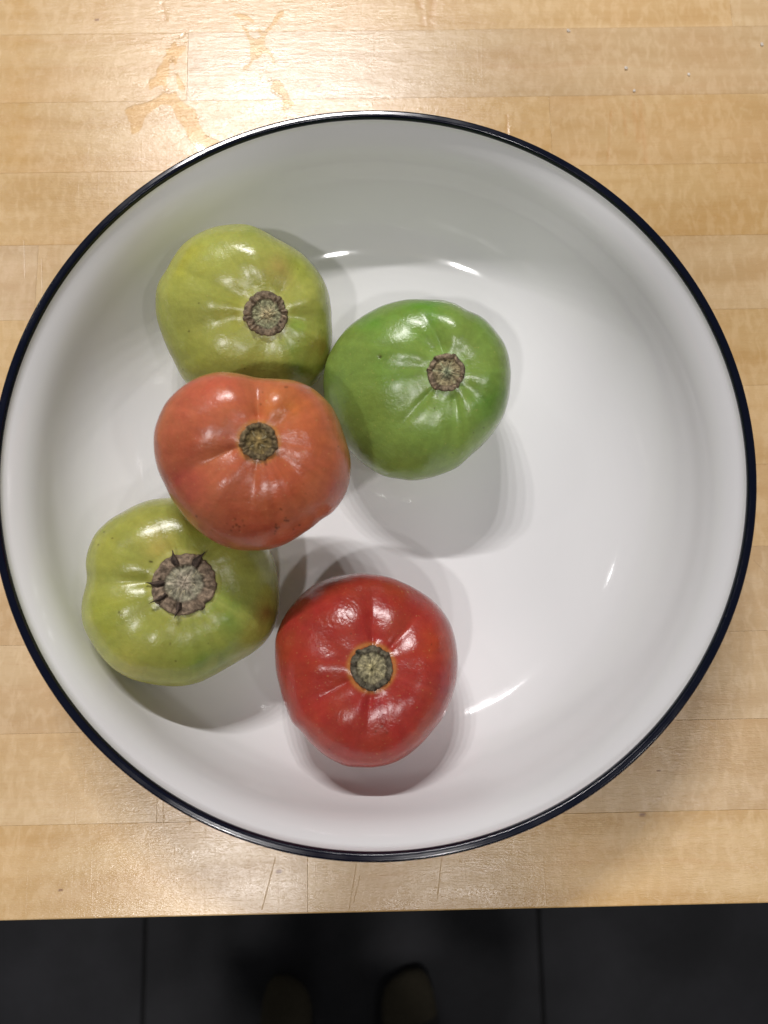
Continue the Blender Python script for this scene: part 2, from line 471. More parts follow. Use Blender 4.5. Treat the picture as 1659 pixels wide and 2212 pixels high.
T['orange'] = dict(off=(600, 1450), s=850 / 1659, stem=(848, 625), sr=148, hz=.80,
    out=[(62,650),(65,560),(85,480),(120,390),(170,310),(240,240),(330,170),(420,125),(520,98),(600,93),(690,100),(760,115),(830,132),(920,136),(1020,140),(1120,145),(1200,170),(1280,210),(1360,275),(1430,350),(1470,430),(1510,540),(1545,640),(1570,750),(1572,850),(1560,940),(1530,1030),(1480,1110),(1420,1180),(1340,1230),(1270,1290),(1180,1350),(1080,1410),(980,1450),(880,1472),(760,1475),(660,1465),(560,1430),(460,1370),(360,1290),(270,1190),(200,1090),(140,960),(95,850),(70,750)],
    crease=[((850,200),1.5,.05),((430,745),1.3,.07),((805,1000),.8,.06),((1110,810),.6,.08),((1100,400),.6,.07),((560,440),.35,.12),((1250,650),.4,.10)],
    base=(200,112,78), lines=(206,132,84),
    patch=[((1050,350),260,(210,122,66),.75),((1250,700),220,(194,104,62),.6),((1000,1000),260,(182,92,54),.7),((250,950),170,(178,72,68),.6),((500,250),200,(206,92,72),.5),((850,1280),250,(170,72,48),.6),((1450,1000),130,(186,100,90),.5),((350,700),150,(196,92,62),.5),((660,1390),150,(180,96,62),.4)],
    speck=[((680,1240),2.2),((700,1255),1.6),((655,1255),1.2),((672,1195),1.2),((725,1210),1.2),((735,1245),1.2),((640,1283),1.2),((700,1285),1.2),((612,1228),.8),((968,1240),1.4),((966,1260),1.6),((975,1272),1.8),((964,1295),1.5),((960,1315),1.2),((990,1262),1.2),((1030,1210),1.2),((1045,1212),1.8),((1060,1215),1.3),((1040,1190),1.2),((1145,1252),1.9),((1100,1285),1.1),((1000,1118),1.0),((1010,1130),.8),((390,1177),1.4),((1045,231),1.3),((1058,229),1.0),((865,360),1.0),((112,868),1.2),((1170,940),.7),((1185,1010),.7),((497,1285),.7),((1440,660),.8),((880,270),.7)],
    label='orange-red tomato with dark specks resting on top of the green and yellow-green ones')
T['lower_yellow'] = dict(off=(320, 1950), s=850 / 1659, stem=(810, 752), sr=232, hz=.80,
    out=[(85,600),(92,530),(115,440),(150,370),(200,310),(270,245),(340,200),(420,150),(500,115),(600,90),(720,78),(850,90),(1000,130),(1150,190),(1300,290),(1410,400),(1480,500),(1525,620),(1545,750),(1554,870),(1553,960),(1535,1050),(1500,1130),(1440,1220),(1360,1290),(1260,1350),(1150,1410),(1040,1470),(940,1515),(840,1538),(740,1537),(640,1525),(520,1495),(420,1460),(330,1405),(260,1340),(190,1250),(140,1170),(95,1090),(72,1000),(68,920),(80,820),(97,740),(95,680)],
    crease=[((200,718),1.6,.06),((590,360),.5,.10),((350,1060),.5,.09),((740,1150),.4,.09),((1300,1010),.5,.08),((1000,1200),.35,.1),((1050,350),.4,.12),((1350,700),.5,.12)],
    base=(168,170,80), lines=(208,205,125),
    patch=[((1130,980),260,(130,150,66),.7),((1000,1300),170,(128,154,66),.7),((1470,960),120,(140,102,52),.8),((1330,600),190,(146,148,62),.6),((630,470),110,(202,180,96),.6),((280,1000),150,(166,172,62),.5),((200,450),170,(184,184,84),.5),((430,1380),160,(188,176,84),.5),((900,350),160,(160,168,64),.5),((1020,860),60,(150,178,90),.4)],  # list includes shade painted into the skin at the right, by the orange tomato
    speck=[((232,375),1.1),((300,428),1.1),((198,473),1.1),((570,597),1.5),((583,600),1.2),((372,958),1.4),((384,975),1.3),((768,1312),1.3),((995,1190),.7),((370,1432),2.2),((385,1440),2.2),((400,1450),2.0),((727,1185),1.2)],
    label='yellow-green tomato at the far left with a large spiky dried brown calyx')
T['red'] = dict(off=(1050, 2250), s=850 / 1659, stem=(850, 822), sr=172, hz=.80,
    out=[(95,700),(95,620),(120,520),(160,430),(220,340),(290,260),(370,190),(470,135),(580,100),(700,82),(820,85),(920,100),(1020,125),(1120,165),(1220,215),(1320,280),(1400,360),(1460,450),(1500,560),(1522,680),(1527,800),(1518,900),(1490,1000),(1450,1100),(1400,1200),(1330,1290),(1260,1370),(1180,1440),(1090,1500),(990,1540),(890,1560),(760,1558),(660,1550),(560,1510),(480,1460),(400,1390),(320,1300),(240,1230),(200,1140),(160,1040),(130,930),(105,820)],
    crease=[((868,300),1.2,.05),((1190,470),1.1,.05),((1300,1030),.6,.09),((830,1280),1.0,.05),((430,1070),1.4,.06),((560,600),.35,.12),((1010,1180),.5,.05),((1350,750),.35,.12)],
    base=(164,58,46), lines=(186,66,56),
    patch=[((1300,680),170,(176,72,38),.6),((1230,1350),170,(178,78,50),.5),((300,800),180,(172,58,38),.6),((850,400),160,(160,40,36),.5),((600,1450),200,(176,70,60),.5),((1400,950),110,(150,60,62),.6),((1100,280),140,(172,66,36),.5),((550,230),140,(172,60,42),.5),((830,1150),180,(166,42,44),.5),((450,1130),130,(178,62,46),.4)],
    speck=[((700,583),.9),((212,888),.9),((543,1402),1.0),((925,1237),1.2),((1285,655),.9),((600,1190),.7),((960,1280),1.0),((880,1270),.7)],
    label='deep red ripe tomato alone at the front of the bowl, nearest the counter edge')

def ang_diff(a, b): return (a - b + np.pi) % (2 * np.pi) - np.pi

def build_surface(d):
    """returns a function S(a, phi) -> local xyz in picture units (x right, y up, z to the camera)"""
    P = np.array([zp(p, d['off'], d['s']) for p in d['out']])
    c = (P.min(0) + P.max(0)) / 2
    d['c'] = c
    Q = (P - c) * [1, -1]
    ph = np.arctan2(Q[:, 1], Q[:, 0]); rr = np.hypot(Q[:, 0], Q[:, 1])
    o = np.argsort(ph); ph = ph[o]; rr = rr[o]
    grid = np.linspace(-np.pi, np.pi, 721)[:-1]
    R = np.interp(grid, np.r_[ph - 2*np.pi, ph, ph + 2*np.pi], np.r_[rr, rr, rr])
    F = np.fft.rfft(R); F[26:] *= np.exp(-((np.arange(len(F))[26:] - 26) / 8.0) ** 2); F[60:] = 0
    R = np.fft.irfft(F, 720)
    Rm = R.mean(); d['Rm'] = Rm
    st = (np.array(zp(d['stem'], d['off'], d['s'])) - c) * [1, -1]
    d['st'] = st
    sr = d['sr'] * (.91 if d['sr'] > 200 else .83) * d['s'] * 1659 / 3072; d['srad'] = sr
    cr = []
    for pt, s, w in d['crease']:
        q = (np.array(zp(pt, d['off'], d['s'])) - c) * [1, -1] - st
        cr.append((math.atan2(q[1], q[0]), s, w, np.hypot(*q) / Rm))
    seed = sum(d['off']) * 0.013
    cr_sorted = sorted(x[0] for x in cr)
    def S(a, phi):
        Rp = np.interp(phi, np.r_[grid, np.pi], np.r_[R, R[0]])
        t = np.clip(a / (np.pi / 2), 0, 1)
        w = 1 - t * t * (3 - 2 * t)
        # outline detail fades towards the stem, lobes take over
        Rr = Rm + (Rp - Rm) * np.clip(t * 1.3, 0, 1)
        sa = np.sin(a) ** 0.94
        x = st[0] * w + Rr * sa * np.cos(phi)
        y = st[1] * w + Rr * sa * np.sin(phi)
        ca = np.cos(a)
        z = Rm * d['hz'] * np.sign(ca) * np.abs(ca) ** 0.86
        z = np.where(ca < 0, z * 0.93, z)
        a0 = sr / Rm
        # the sunken crown round the stem
        z -= Rm * 0.135 * np.exp(-(a / (a0 + 0.20)) ** 2.2)
        z -= Rm * 0.06 * np.exp(-((np.pi - a) / 0.5) ** 2)
        # ribs: soft lobes with narrow creases between them
        env_in = np.clip((a - a0 * 0.8) / 0.12, 0, 1)
        for ang, s, wd, ln in cr:
            dd = np.abs(ang_diff(phi, ang))
            reach = np.clip(1 - (a - a0) / (ln * 1.6 + 0.35), 0, 1) ** 1.2
            sharp = np.exp(-(dd / (wd * 1.3 + .035)) ** 1.7)
            soft = np.exp(-(dd / 0.34) ** 2)
            amt = Rm * s * (0.020 * min(1, s * s * 1.4) * sharp * reach + 0.050 * soft * np.exp(-((a - 0.52) / 0.42) ** 2)) * env_in
            z -= amt
            x -= amt * 0.25 * np.cos(phi) * sa; y -= amt * 0.25 * np.sin(phi) * sa
        lob = np.sin(phi * 5 + seed) * 0.5 + np.sin(phi * 3 + seed * 2.1) * 0.5 + np.sin(phi * 9 + seed * 1.3) * 0.45
        z += Rm * (0.017 if d['sr'] > 180 else 0.011) * lob * np.exp(-((a - 0.6) / 0.45) ** 2) * env_in
        return np.stack([x, y, z], -1)
    return S

NA, NP_ = 190, 440
def noise3(P, scale, seed):
    return np.array([noise.noise((p[0] * scale + seed, p[1] * scale - seed, p[2] * scale)) for p in P])

tomato_data = {}
for key, d in T.items():
    S = build_surface(d); d['S'] = S
    aa = np.r_[0.0, np.linspace(0.02, np.pi - 0.03, NA - 2), np.pi]
    phi = np.linspace(-np.pi, np.pi, NP_ + 1)[:-1]
    A, F_ = np.meshgrid(aa[1:-1], phi, indexing='ij')
    V = S(A.ravel(), F_.ravel())
    top = S(np.array([0.0]), np.array([0.0])); bot = S(np.array([np.pi]), np.array([0.0]))
    V = np.vstack([V, top, bot])
    Rm = d['Rm']
    # slight unevenness of the flesh + local wrinkles
    n1 = noise3(V / Rm, 2.2, 3.1 + d['c'][0] * .01); n2 = noise3(V / Rm, 6.0, 8.7)
    ctr = V.mean(0); N = V - ctr; N /= np.linalg.norm(N, axis=1)[:, None]
    innermask = np.clip((np.r_[A.ravel(), 0, np.pi] - d['srad'] / Rm) / .25, 0, 1)
    disp = Rm * (0.006 * n1 + 0.0028 * n2) * innermask
    Z = V.copy()
    pic = np.stack([V[:, 0] + d['c'][0], d['c'][1] - V[:, 1]], -1)          # picture place of each vertex
    zoomxy = (pic * 3072 / 1659 - np.array(d['off'])) / d['s']
    front = V[:, 2] > -0.15 * Rm
    if key == 'red':
        for (cx, cy), rad, st_, ax in [((710, 330), 75, 1.0, .6), ((520, 500), 90, 1.0, 2.6), ((450, 640), 70, .6, 2.3), ((640, 450), 60, .9, .2), ((630, 1160), 45, .8, 1.0), ((940, 1210), 50, .9, .3), ((1440, 880), 80, .7, 1.4), ((970, 400), 70, .3, 1.2)]:
            q = zoomxy - [cx, cy]; m = np.exp(-(q ** 2).sum(1) / rad ** 2) * front
            u = q @ np.array([math.cos(ax), math.sin(ax)]); v = q @ np.array([-math.sin(ax), math.cos(ax)])
            idx = np.where(m > .03)[0]
            wr = np.array([noise.noise((u[i] / 42, v[i] / 12, cx)) for i in idx])
            disp[idx] -= Rm * 0.010 * st_ * m[idx] * np.abs(wr) ** .7
    if key == 'orange':
        for (cx, cy), rad, st_, ax in [((1120, 580), 75, .8, -.2), ((1030, 400), 70, .6, .5), ((940, 860), 60, .5, .4), ((1100, 1000), 60, .4, -.3)]:
            q = zoomxy - [cx, cy]; m = np.exp(-(q ** 2).sum(1) / rad ** 2) * front
            u = q @ np.array([math.cos(ax), math.sin(ax)]); v = q @ np.array([-math.sin(ax), math.cos(ax)])
            idx = np.where(m > .03)[0]
            wr = np.array([noise.noise((u[i] / 40, v[i] / 12, cx)) for i in idx])
            disp[idx] -= Rm * 0.009 * st_ * m[idx] * np.abs(wr) ** .7
    if key == 'green':
        q = zoomxy - [545, 565]; disp -= Rm * .02 * np.exp(-(q ** 2).sum(1) / 16 ** 2) * front
    V = V + N * disp[:, None]
    # ---- skin colour, plus painted shade on lower_yellow, vertex by vertex
    aF = np.r_[A.ravel(), 0, np.pi]; pF = np.r_[F_.ravel(), 0, 0]
    col = np.tile(srgb(*d['base']), (len(V), 1))
    for (cx, cy), rad, rgb, w in d['patch']:
        q = zoomxy - [cx, cy]
        m = w * np.exp(-(q ** 2).sum(1) / rad ** 2) * front
        m *= np.clip(1 + 0.8 * n2, 0, 1.4)
        m = np.clip(m, 0, 1)[:, None]
        col = col * (1 - m) + srgb(*rgb) * m
    # fine meridian streaks from the stem to the base
    st1 = np.array([noise.noise((math.cos(p) * 9, math.sin(p) * 9, a_ * 0.9 + 4)) for p, a_ in zip(pF, aF)])
    st2 = np.array([noise.noise((math.cos(p) * 24, math.sin(p) * 24, a_ * 1.2 + 9)) for p, a_ in zip(pF, aF)])
    col *= (1 + 0.11 * st1 + 0.05 * st2 + 0.08 * n1)[:, None]
    lines = srgb(*d['lines'])
    a0 = d['srad'] / Rm
    for pt, s, wdt in d['crease']:
        q = (np.array(zp(pt, d['off'], d['s'])) - d['c']) * [1, -1] - d['st']
        ang = math.atan2(q[1], q[0]); ln = np.hypot(*q) / Rm
        m = np.exp(-(np.abs(ang_diff(pF, ang)) / 0.07) ** 1.4) * np.clip(1 - (aF - a0) / (ln * 1.0), 0, 1) ** 1.3 * 0.42 * min(s, 1)
        col = col * (1 - m[:, None]) + lines * m[:, None]
    ringc = srgb(200, 160, 70) if key in ('red', 'orange') else lines
    m = np.exp(-((aF - a0 * 1.06) / 0.026) ** 2) * 0.42
    col = col * (1 - m[:, None]) + ringc * m[:, None]
    for (cx, cy), r_ in d['speck']:
        q = zoomxy - [cx, cy]
        m = np.exp(-((q ** 2).sum(1)) / (4.6 * (0.7 + .6 * r_)) ** 2) * front * min(0.9, .45 + .3 * r_)
        col = col * (1 - m[:, None]) + srgb(62, 44, 26) * m[:, None]
    # underside a shade paler where it lay
    m = np.clip((aF - 2.3) / .8, 0, 1)[:, None] * .3
    col = col * (1 - m) + col * 1.2 * m
    faces = []
    n = NA - 2
    for i in range(n - 1):
        b0 = i * NP_; b1 = (i + 1) * NP_
        for j in range(NP_):
            k = (j + 1) % NP_
            faces.append((b0 + j, b1 + j, b1 + k, b0 + k))
    tI, bI = n * NP_, n * NP_ + 1
    for j in range(NP_):
        k = (j + 1) % NP_
        faces.append((tI, j, k)); faces.append((bI, (n - 1) * NP_ + k, (n - 1) * NP_ + j))
    tomato_data[key] = (V, faces, np.clip(col, 0, 1))

def frame_for(d):
    dr = ray(d['c'][0], d['c'][1])
    zaxis = (-dr).normalized()
    right = Rw @ Vector((1, 0, 0)); right = (right - zaxis * right.dot(zaxis)).normalized()
    up = zaxis.cross(right)
    return dr, Matrix((right, up, zaxis)).transposed()
def to_world(V, d, depth):
    """V in picture units -> metres, for a centre lying `depth` from the lens along its optical axis"""
    dr, B = frame_for(d)
    C = Vector((0, 0, CAM_H)) + dr * depth
    s = depth / FPX / dr.length ** 0 * 0.993
    B = np.array(B)
    return V * s @ B.T * 1.0 + np.array(C), C, s
def floor_depth(V, d):
    lo, hi = 0.20, 0.36
    for _ in range(30):
        m = (lo + hi) / 2
        W, C, s = to_world(V, d, m)
        r = np.hypot(W[:, 0] - BC.x, W[:, 1] - BC.y)
        if (W[:, 2] < bowl_z(r) + .0001).any(): hi = m
        else: lo = m
    return lo
DEPTH = {}
for key in ('upper_yellow', 'green', 'lower_yellow', 'red'):
    DEPTH[key] = floor_depth(tomato_data[key][0], T[key])
# the orange one lies on its neighbours: lower it until it touches
def low(key, depth):
    V, F_, c_ = tomato_data[key]; d = T[key]
    aa = np.linspace(.05, np.pi - .05, 40); ph = np.linspace(-np.pi, np.pi, 73)[:-1]
    A, P_ = np.meshgrid(aa, ph, indexing='ij')
    W, _, _ = to_world(d['S'](A.ravel(), P_.ravel()), d, depth)
    fs = [(i * 72 + j, (i + 1) * 72 + j, (i + 1) * 72 + (j + 1) % 72, i * 72 + (j + 1) % 72) for i in range(39) for j in range(72)]
    return BVHTree.FromPolygons([Vector(w) for w in W], fs)
neigh = [low(k, DEPTH[k]) for k in ('upper_yellow', 'green', 'lower_yellow')]
lo, hi = 0.20, floor_depth(tomato_data['orange'][0], T['orange'])
for _ in range(16):
    m = (lo + hi) / 2
    t_ = low('orange', m)
    if any(t_.overlap(nb_) for nb_ in neigh): hi = m
    else: lo = m
DEPTH['orange'] = lo
print('DEPTHS', DEPTH)

def build_scar(key, d, root, s, B, C):
    """the dried disc left by the stem: ragged brown collar, paler greenish star inside"""
    nr, nph = 26, 150
    seed = d['off'][0] * 0.37
    phi = np.linspace(-np.pi, np.pi, nph + 1)[:-1]
    edge = np.array([1 + .07 * noise.noise((math.cos(p) * 2.2, math.sin(p) * 2.2, seed)) + .05 * noise.noise((math.cos(p) * 6, math.sin(p) * 6, seed + 3))
                     for p in phi])
    nseg = {'upper_yellow': 6, 'green': 6, 'orange': 7, 'lower_yellow': 7, 'red': 7}[key]
    folds = np.sort((np.arange(nseg) + np.array([.25 * math.sin(seed + i * 2.3) for i in range(nseg)])) * 2 * np.pi / nseg - np.pi)
    if key == 'lower_yellow':
        tips = [(950,500),(715,505),(525,748),(575,900),(757,1000),(965,952),(1070,770)]
        folds = np.array([math.atan2(-(q[1] - d['stem'][1]), q[0] - d['stem'][0]) for q in tips])
    inner_r = {'upper_yellow': .62, 'green': .70, 'orange': .66, 'lower_yellow': .56, 'red': .68}[key]
    rim_c, inn_c, cen_c = {
        'upper_yellow': ((138, 122, 100), (150, 152, 118), (190, 176, 136)),
        'green': ((136, 120, 98), (142, 130, 98), (166, 176, 140)),
        'orange': ((126, 110, 80), (118, 102, 66), (168, 144, 92)),
        'lower_yellow': ((142, 124, 104), (158, 154, 130), (178, 166, 146)),
        'red': ((98, 92, 76), (146, 138, 108), (176, 166, 124))}[key]
    rim_c, inn_c, cen_c = srgb(*rim_c), srgb(*inn_c), srgb(*cen_c)
    Vs, Cs = [], []
    Rm = d['Rm']; a0 = d['srad'] / Rm
    for i in range(nr + 1):
        u = i / nr
        for j, p in enumerate(phi):
            fd = np.abs(ang_diff(p, folds)).min()
            a = u * a0 * edge[j] * (1 + (.04 if fd < .12 else 0))
            q = d['S'](np.array([a]), np.array([p]))[0]
            nz = noise.noise((math.cos(p) * 4 * u, math.sin(p) * 4 * u, seed + 1.7))
            nf = noise.noise((q[0] / Rm * 26, q[1] / Rm * 26, seed + 5)) + .6 * noise.noise((q[0] / Rm * 60, q[1] / Rm * 60, seed))
            star = math.exp(-(fd / (.05 + .10 * (1 - u))) ** 2)
            h = .020 + .008 * nz + .012 * nf
            # collar steps up at its inner edge and curls down at its outer edge
            step = 1 / (1 + math.exp(-(u - inner_r - .05 * nz) / .018))
            h += .016 * step - .070 * max(0, (u - .9) / .1) ** 2 * .5
            if u < inner_r: h += -.008 * star + .022 * math.exp(-(u / .22) ** 2)
            else: h += .022 * star * step - .018 * math.exp(-((fd - .12) / .05) ** 2)
            if u == 1: h = -.012
            q = q + np.array([0, 0, Rm * h])
            Vs.append(q)
            cc = inn_c * (1 - step) + rim_c * step
            m = math.exp(-(u / .25) ** 2); cc = cc * (1 - m) + cen_c * m
            if u < inner_r:
                m2 = math.exp(-(fd / .10) ** 2) * min(1, u / .2) * max(0, .25 + .7 * nz)
                cc = cc * (1 - m2) + (cen_c * 1.15) * m2
                cc = cc * (1 + .75 * nf)
            else:
                m2 = math.exp(-(fd / .04) ** 2) * (.55 + .8 * nf)
                cc = cc * (1 - m2) + srgb(58, 42, 36) * m2
                cc = cc * (1 + .6 * nz + .65 * nf)
            edge_dark = math.exp(-((u - inner_r - .05 * nz) / .04) ** 2) * (.5 + .5 * nz) + max(0, (u - .95) / .05) * .45
            cc = cc * (1 - edge_dark) + srgb(52, 38, 30) * edge_dark
            Cs.append(cc)
    Vs = np.array(Vs); W = Vs * s @ B.T
    fs = []
    for i in range(nr):
        for j in range(nph):
            k = (j + 1) % nph
            fs.append((i * nph + j, (i + 1) * nph + j, (i + 1) * nph + k, i * nph + k))
    o = mesh_obj('stem_scar', W, fs, SCAR, root, colors=np.clip(np.array(Cs), 0, 1))
    # loose dry fibres lying on the disc
    fv, ff = [], []
    rg = random.Random(int(seed * 10))
    for q in range(8):
        p0 = rg.uniform(-PI, PI); u0 = rg.uniform(.1, .5); dp = rg.uniform(-.5, .5); u1 = u0 + rg.uniform(.12, .3)
        wd = Rm * .0045
        prev = None
        for t in (0, .5, 1):
            a = (u0 + (u1 - u0) * t) * a0; p = p0 + dp * t
            c0 = d['S'](np.array([a]), np.array([p]))[0] + np.array([0, 0, Rm * (.045 + .02 * math.sin(PI * t))])
            sd = np.array([-math.sin(p), math.cos(p), 0]) * wd * (1 - .6 * t)
            fv += [c0 - sd, c0 + np.array([0, 0, wd]), c0 + sd]
            b = len(fv) - 3
            if prev is not None:
                ff += [(prev, prev + 1, b + 1, b), (prev + 1, prev + 2, b + 2, b + 1)]
            prev = b
    Wf = np.array(fv) * s @ B.T
    mesh_obj('dry_fibres', Wf, ff, SCAR, o, colors=np.tile(srgb(196, 186, 150), (len(fv), 1)))['kind'] = 'stuff'
    if key == 'lower_yellow':
        for (tx, ty), wd, L in [((952,498),.20,1.22),((712,504),.17,1.10),((522,749),.16,1.24),((573,900),.13,1.12),((757,1003),.15,1.09)]:
            ang = math.atan2(-(ty - d['stem'][1]), tx - d['stem'][0])
            rt = np.hypot(tx - d['stem'][0], ty - d['stem'][1]) / d['sr'] / .97
            vs, cs = [], []
            n = 10
            for i in range(n + 1):
                t = i / n
                u = .60 + (rt - .60) * t
                hw = wd * (1 - t) ** .8 * (0.55 + .45 * math.sin(PI * min(1, t * 1.4))) + .004
                for sgn, hz_ in ((-1, .035), (-.4, .062), (.25, .055), (1, .035)):
                    p = ang + sgn * hw * .8 / max(u, .5) + .03 * math.sin(t * 5)
                    q = d['S'](np.array([u * a0]), np.array([p]))[0] + np.array([0, 0, Rm * (hz_ + .022 * t * (wd > .12) + .012 * noise.noise((t * 6, sgn, seed)))])
                    vs.append(q); cs.append(srgb(92, 78, 68) * (0.5 + .6 * (sgn == -.4)) * (1 + .4 * noise.noise((t * 9, sgn * 3, seed))))
            fs2 = [(i * 4 + j, (i + 1) * 4 + j, (i + 1) * 4 + j + 1, i * 4 + j + 1) for i in range(n) for j in range(3)]
            mesh_obj('sepal', np.array(vs) * s @ B.T, fs2, SCAR, root, colors=np.clip(np.array(cs), 0, 1))

for key, d in T.items():
    V, faces, col = tomato_data[key]
    depth = DEPTH[key]
    W, C, s = to_world(V, d, depth)
    B = np.array(frame_for(d)[1])
    root = empty('tomato', C)
    tag(root, d['label'], 'tomato')
    mesh_obj('body', W - np.array(C), faces, SKIN, root, colors=col)
    build_scar(key, d, root, s, B, C)

# ------------------------------------------------------------------ spilled water
def z6(p): return ((500 + p[0] * 700 / 1659) * 1659 / 3072, (50 + p[1] * 700 / 1659) * 1659 / 3072)
def film(poly, root, h=.00035):
    P = [at(*z6(p)) for p in poly]
    # rounded, slightly ragged shoreline
    pts = []
    n = len(P)
    for i in range(n):
        p0, p1, p2, p3 = P[i - 1], P[i], P[(i + 1) % n], P[(i + 2) % n]
        m = 5
        for k in range(m):
            t = k / m
            q = 0.5 * ((2 * p1) + (-p0 + p2) * t + (2 * p0 - 5 * p1 + 4 * p2 - p3) * t * t + (-p0 + 3 * p1 - 3 * p2 + p3) * t ** 3)
            j = noise.noise_vector(q * 900) * .00035
            pts.append(Vector((q.x + j.x, q.y + j.y, 0)))
    area = sum(a.x * b.y - b.x * a.y for a, b in zip(pts, pts[1:] + pts[:1]))
    if area < 0: pts.reverse()
    N = len(pts)
    vs = [(q.x, q.y, .00002) for q in pts] + [(q.x, q.y, .00016) for q in pts]
    fs = [(i, (i + 1) % N, N + (i + 1) % N, N + i) for i in range(N)]
    from mathutils.geometry import tessellate_polygon
    fs += [tuple(N + k for k in t3) for t3 in tessellate_polygon([[Vector((q.x, q.y, 0)) for q in pts]])]
    o = mesh_obj('water_film', vs, fs, WATER, smooth=False)
    bm = bmesh.new(); bm.from_mesh(o.data); bmesh.ops.recalc_face_normals(bm, faces=bm.faces); bm.to_mesh(o.data); bm.free()
    place_under(o, root); return o
def drop(p, r, root, stretch=1.0, ang=0.0):
    c = at(*z6(p)); vs, fs = [], []
    rings = 5; n = 14
    for i in range(rings):
        b = i / rings * PI / 2
        for j in range(n):
            a = 2 * PI * j / n
            x, y = math.cos(b) * r * stretch * math.cos(a), math.cos(b) * r * math.sin(a)
            vs.append((c.x + x * math.cos(ang) - y * math.sin(ang), c.y + x * math.sin(ang) + y * math.cos(ang),   .00018 + r * .28 * math.sin(b)))
    vs.append((c.x, c.y, .00018 + r * .28))
    for i in range(rings - 1):
        for j in range(n):
            k = (j + 1) % n
            fs.append((i * n + j, i * n + k, (i + 1) * n + k, (i + 1) * n + j))
    for j in range(n): fs.append(((rings - 1) * n + j, (rings - 1) * n + (j + 1) % n, len(vs) - 1))
    o = mesh_obj('droplet', vs, fs, DROP); place_under(o, root); return o

sp1 = empty('water_spill', at(*z6((470, 700))))
tag(sp1, 'long trail of spilled water on the wood running to the bowl rim, left', 'water')
film([(370,760),(430,770),(490,750),(495,790),(530,830),(590,880),(660,920),(690,985),(700,1050),(740,1120),(790,1175),(850,1200),(900,1240),(900,1330),(760,1370),(700,1320),(660,1260),(600,1190),(570,1110),(530,1050),(490,1000),(465,940),(440,885),(370,870),(330,880),(300,905),(200,985),(150,1110),(60,1150),(50,1060),(20,985),(0,930),(50,890),(150,868),(250,835),(330,790)], sp1)
film([(440,300),(480,280),(500,320),(560,310),(580,340),(540,390),(500,430),(490,490),(470,500),(455,470),(420,500),(420,560),(390,640),(400,700),(370,740),(360,690),(300,700),(240,740),(225,690),(230,650),(290,600),(310,520),(350,480),(370,420),(395,400),(385,345),(430,340)], sp1)
film([(485,590),(510,600),(570,710),(550,735),(520,735),(495,670)], sp1)
for p, r, st_, an in [((545,205),.0016,2.0,1.0),((580,190),.0010,1,0),((575,275),.0009,1,0),((450,438),.0014,1,0),((434,462),.0011,1.2,.8),((482,572),.0010,1,0),((690,995),.0010,1,0),((782,1160),.0012,1,0),((396,735),.0011,1.2,0),((348,650),.0007,1,0),((562,715),.0009,1,0),((596,110),.0007,1,0),((585,1165),.001,1,0),((65,903),.0007,1,0),((337,905),.0008,1,0)]:
    drop(p, r, sp1, st_, an)
sp2 = empty('water_spill', at(*z6((1300, 500))))
tag(sp2, 'forked splash of spilled water on the wood behind the bowl, right of the long trail', 'water')
film([(1105,120),(1165,165),(1185,220),(1240,250),(1290,225),(1262,180),(1275,150),(1310,190),(1390,100),(1430,30),(1485,-20),(1505,10),(1445,90),(1400,140),(1345,205),(1328,260),(1335,330),(1390,380),(1425,480),(1405,490),(1380,415),(1320,380),(1280,425),(1220,455),(1200,490),(1125,555),(1125,520),(1190,465),(1185,400),(1185,300),(1150,215)], sp2)
film([(1430,640),(1495,670),(1505,720),(1545,760),(1562,830),(1600,850),(1580,900),(1560,905),(1555,870),(1530,875),(1520,955),(1495,930),(1500,880),(1488,800),(1440,770),(1380,710),(1400,690),(1400,660)], sp2)
film([(1030,10),(1100,12),(1180,40),(1225,90),(1215,100),(1170,75),(1110,70),(1040,25)], sp2)
for p, r, st_, an in [((1370,635),.0013,1,0),((1402,630),.0013,1,0),((1408,742),.0012,1.4,-.8),((1437,766),.0012,1.4,-.8),((1300,530),.0012,1,0),((1285,602),.0010,1,0),((1515,985),.0011,1,0),((1535,900),.001,1,0),((1480,795),.001,1,0),((1215,10),.0012,1,0),((1325,550),.0009,1,0),((1232,295),.0009,1,0)]:
    drop(p, r, sp2, st_, an)

# ------------------------------------------------------------------ salt-like crumbs
CR = plain("white_crumb", (0.66, 0.60, 0.52), 0.6, 900, .1)
for (x, y), r, lab in [((1228, 68), .0011, 'small white crumb near the top edge of the counter, leftmost of five'),
                       ((1352, 148), .0013, 'white crumb on the wood above and left of the faint streaks'),
                       ((1645, 97), .0012, 'small white crumb at the far right edge of the counter'),
                       ((1487, 162), .0009, 'tiny pale crumb on the shaded wood at the upper right'),
                       ((1370, 196), .0010, 'small translucent crumb just beside the plank seam')]:
    bm = bmesh.new(); bmesh.ops.create_icosphere(bm, subdivisions=2, radius=r * .75)
    for v in bm.verts:
        v.co *= 1 + .9 * noise.noise(v.co * 900 + Vector((x, y, 0)))
        v.co.z *= .6
    me = bpy.data.meshes.new('crumb'); bm.to_mesh(me); bm.free(); me.materials.append(CR)
    o = bpy.data.objects.new('crumb', me); link(o); o.location = at(x, y) + Vector((0, 0, r * .45))
    tag(o, lab, 'crumb')

